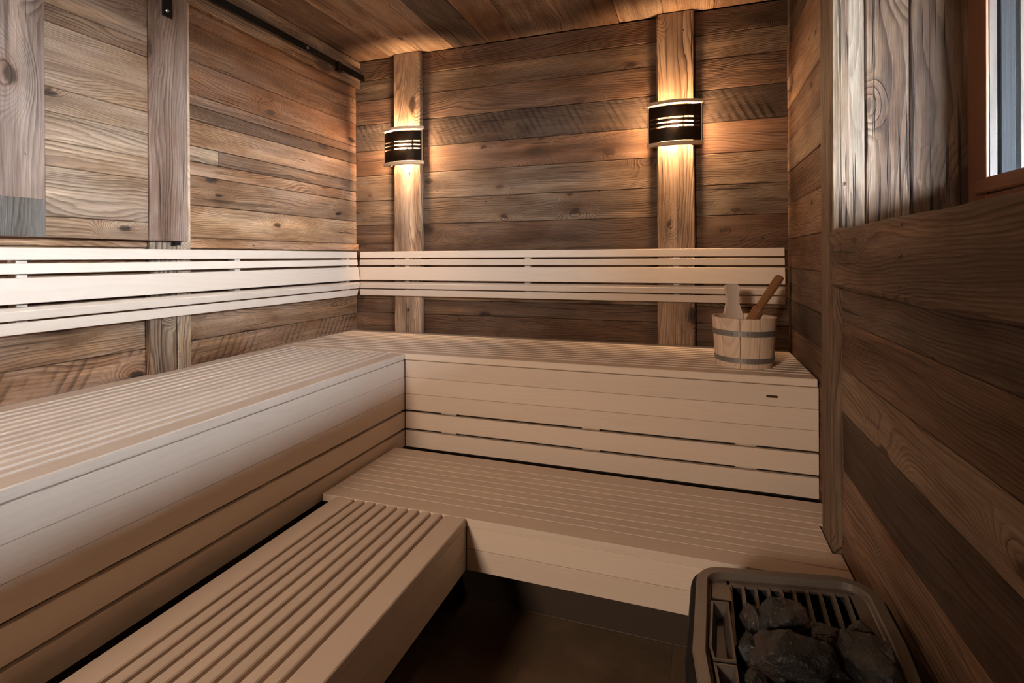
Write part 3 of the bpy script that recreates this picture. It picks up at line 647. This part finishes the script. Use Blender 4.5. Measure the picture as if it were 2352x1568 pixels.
def rp(d, add=0.0): return rounded(inset_poly(HP, d), [max(0.008, r - d) for r in HR])
def R3(d, z): return [(x, y, Z(z)) for x, y in rp(d)]
bd = loft([R3(0.016, -0.80 + 0.03), R3(-0.008, -0.74), R3(-0.012, -0.274), R3(-0.009, -0.264), R3(0.004, -0.262), R3(0.012, -0.45)], True, True)
obj('body', bd, BODYM, None, ht)
obj('rim', loft([R3(0.001, hz - .012), R3(0.0, hz - .004), R3(0.003, hz), R3(0.0215, hz), R3(0.0245, hz - .004), R3(0.0265, hz - .013), R3(0.030, hz - .014), R3(0.030, hz - .02), R3(0.004, hz - .02)] , False, False), RIMM, None, ht)
# inner deck: back panel round the slots, side panels
def shape(name, pts, z0, z1, mat, parent): return obj(name, prism(pts, Z(z0), Z(z1)), mat, None, parent)
dz = hz - 0.014
shape('deck_panel', [(2.0115, -1.607), (2.049, -1.607), (2.049, -1.5375), (2.034, -1.541), (2.022, -1.548), (2.0135, -1.560)], dz - .006, dz, RIMM, ht)
inn = rp(0.0295)
# back strip of the deck follows the inner rim line
def yback(x): return -1.5200 + (x - 1.9835) * (0.0665 / 0.354) - 0.0300
bs = [(2.043, yback(2.043)), (2.043, yback(2.043) - 0.014), (2.290, yback(2.290) - 0.014), (2.290, yback(2.290))]
shape('deck_panel', bs, dz - .006, dz, RIMM, ht)
shape('deck_panel', [(2.2835, yback(2.2835) - .014), (2.2835, -1.72), (2.3005, -1.72), (2.3060, -1.52), (2.301, yback(2.3))][::-1], dz - .006, dz, RIMM, ht)
# grille: fins run from the back strip down towards the stones
for q in range(10):
    x = 2.050 + q * 0.02500; y0 = yback(x) - 0.013
    b = bmesh.new(); w = 0.0035
    pr = [(y0 + .004, 0.0), (y0 - 0.004, 0.0005), (y0 - 0.012, -0.004), (y0 - 0.150, -0.030), (y0 - 0.150, -0.042), (y0 + .004, -0.016)]
    A = [[b.verts.new((x + s * w, y, Z(dz + z))) for y, z in pr] for s in (-1, 1)]
    for j in range(6): b.faces.new((A[0][j], A[0][(j+1) % 6], A[1][(j+1) % 6], A[1][j]))
    b.faces.new(A[0]); b.faces.new(A[1][::-1]); bmesh.ops.bevel(b, geom=list(b.edges), offset=0.001, segments=1, affect='EDGES')
    obj('grille_fin', b, RIMM, None, ht)
obj('basin', loft([R3(0.034, dz - .004), R3(0.040, dz - .066)][::-1], True, False), DARKIN, None, ht)
# two steam troughs down the left side
def trough(pts):
    c_ = [sum(p[i] for p in pts) / len(pts) for i in (0, 1)]
    inn_ = inset_poly(pts, 0.0042); bot = inset_poly(pts, 0.012)
    z1, z2 = dz + 0.006, dz - 0.026
    rings = [[(x, y, Z(z)) for x, y in P] for P, z in ((pts, z2), (pts, z1), (inn_, z1), (bot, z2 + .004))]
    return obj('steam_trough', loft(rings, True, True), TROUGHM, None, ht)
trough([(2.0425, -1.622), (2.0095, -1.628), (2.0020, -1.762), (2.0075, -1.792), (2.0455, -1.786)])
trough([(2.0458, -1.794), (2.0080, -1.800), (2.0210, -1.950), (2.0490, -1.950)])

# ---- stones: each a faceted lump on its own
def stone(label, c, s, seed, rot=0.0, tilt=0.0):
    rg = random.Random(seed); u = bmesh.new(); pts = []
    while len(pts) < 15:                                  # a broken lump: hull of scattered points, edges chipped
        v = Vector((rg.uniform(-1, 1), rg.uniform(-1, 1), rg.uniform(-1, 1)))
        if v.length < 0.5: continue
        v = v.normalized() * rg.uniform(0.92, 1.12)
        if all((v - p).length > 0.55 for p in pts) or len(pts) > 11: pts.append(v)
    for v in pts: u.verts.new(v)
    r = bmesh.ops.convex_hull(u, input=list(u.verts)); bmesh.ops.delete(u, geom=[g for g in set(r['geom_interior'] + r['geom_unused']) if isinstance(g, bmesh.types.BMVert)], context='VERTS')
    bmesh.ops.dissolve_limit(u, angle_limit=math.radians(9), verts=list(u.verts), edges=list(u.edges))
    bmesh.ops.bevel(u, geom=list(u.edges), offset=0.05, segments=1, affect='EDGES')
    bmesh.ops.triangulate(u, faces=list(u.faces))
    for _ in range(3): bmesh.ops.subdivide_edges(u, edges=[e for e in u.edges if e.calc_length() > 0.16], cuts=1)
    bmesh.ops.triangulate(u, faces=list(u.faces))
    for v in u.verts:
        p = v.co; d = p.normalized()
        p = p + d * (mnoise.noise(p * 2.6 + Vector((seed, 0, 0))) * 0.09 + mnoise.noise(p * 7.0 + Vector((0, seed, 0))) * 0.06)
        v.co = Vector((p.x * s[0], p.y * s[1], p.z * s[2]))
    M = Matrix.Translation((c[0], c[1], Z(c[2] + 0.026))) @ Matrix.Rotation(rot, 4, 'Z') @ Matrix.Rotation(tilt, 4, 'X')
    return tag(obj('sauna_stone', u, STONE, M), label, 'stone', 'stones in the heater')
stone('small reddish black stone leaning at the back left of the heater stones', (2.088, -1.648, -0.300), (.026, .034, .034), 11, 0.3, 0.3)
stone('big angular grey black stone topmost at the back of the heater stones', (2.139, -1.678, -0.268), (.056, .045, .040), 22, 0.2)
stone('flat dark stone between the two biggest back heater stones', (2.214, -1.650, -0.306), (.050, .040, .028), 33, -0.2, 0.2)
stone('dark stone lying nearest the right end of the heater fins', (2.276, -1.640, -0.288), (.040, .030, .026), 44, -0.35, -0.2)
stone('narrow reddish stone standing beside the steam trough', (2.066, -1.726, -0.300), (.022, .040, .036), 55, 0.15)
stone('largest wide black stone in front of the topmost heater stone', (2.130, -1.780, -0.262), (.078, .046, .040), 66, 0.05, 0.15)
stone('long rough grey stone lying against the right side of heater', (2.262, -1.742, -0.268), (.046, .082, .040), 77, 0.30)
stone('small round black stone at the lower corner of the steam trough', (2.076, -1.806, -0.306), (.026, .026, .030), 88)
stone('black stone below the largest one at the photo bottom edge', (2.140, -1.862, -0.286), (.060, .036, .034), 99, -0.1)
stone('shadowed stone deep in the gap left of the long grey stone', (2.200, -1.730, -0.318), (.038, .040, .028), 101)
stone('brownish stone at the bottom edge right of the heater stones', (2.268, -1.842, -0.300), (.040, .034, .030), 123, 0.4)
stone('dark stone filling the middle of the heater at the bottom edge', (2.205, -1.800, -0.312), (.034, .042, .030), 135, 0.2)
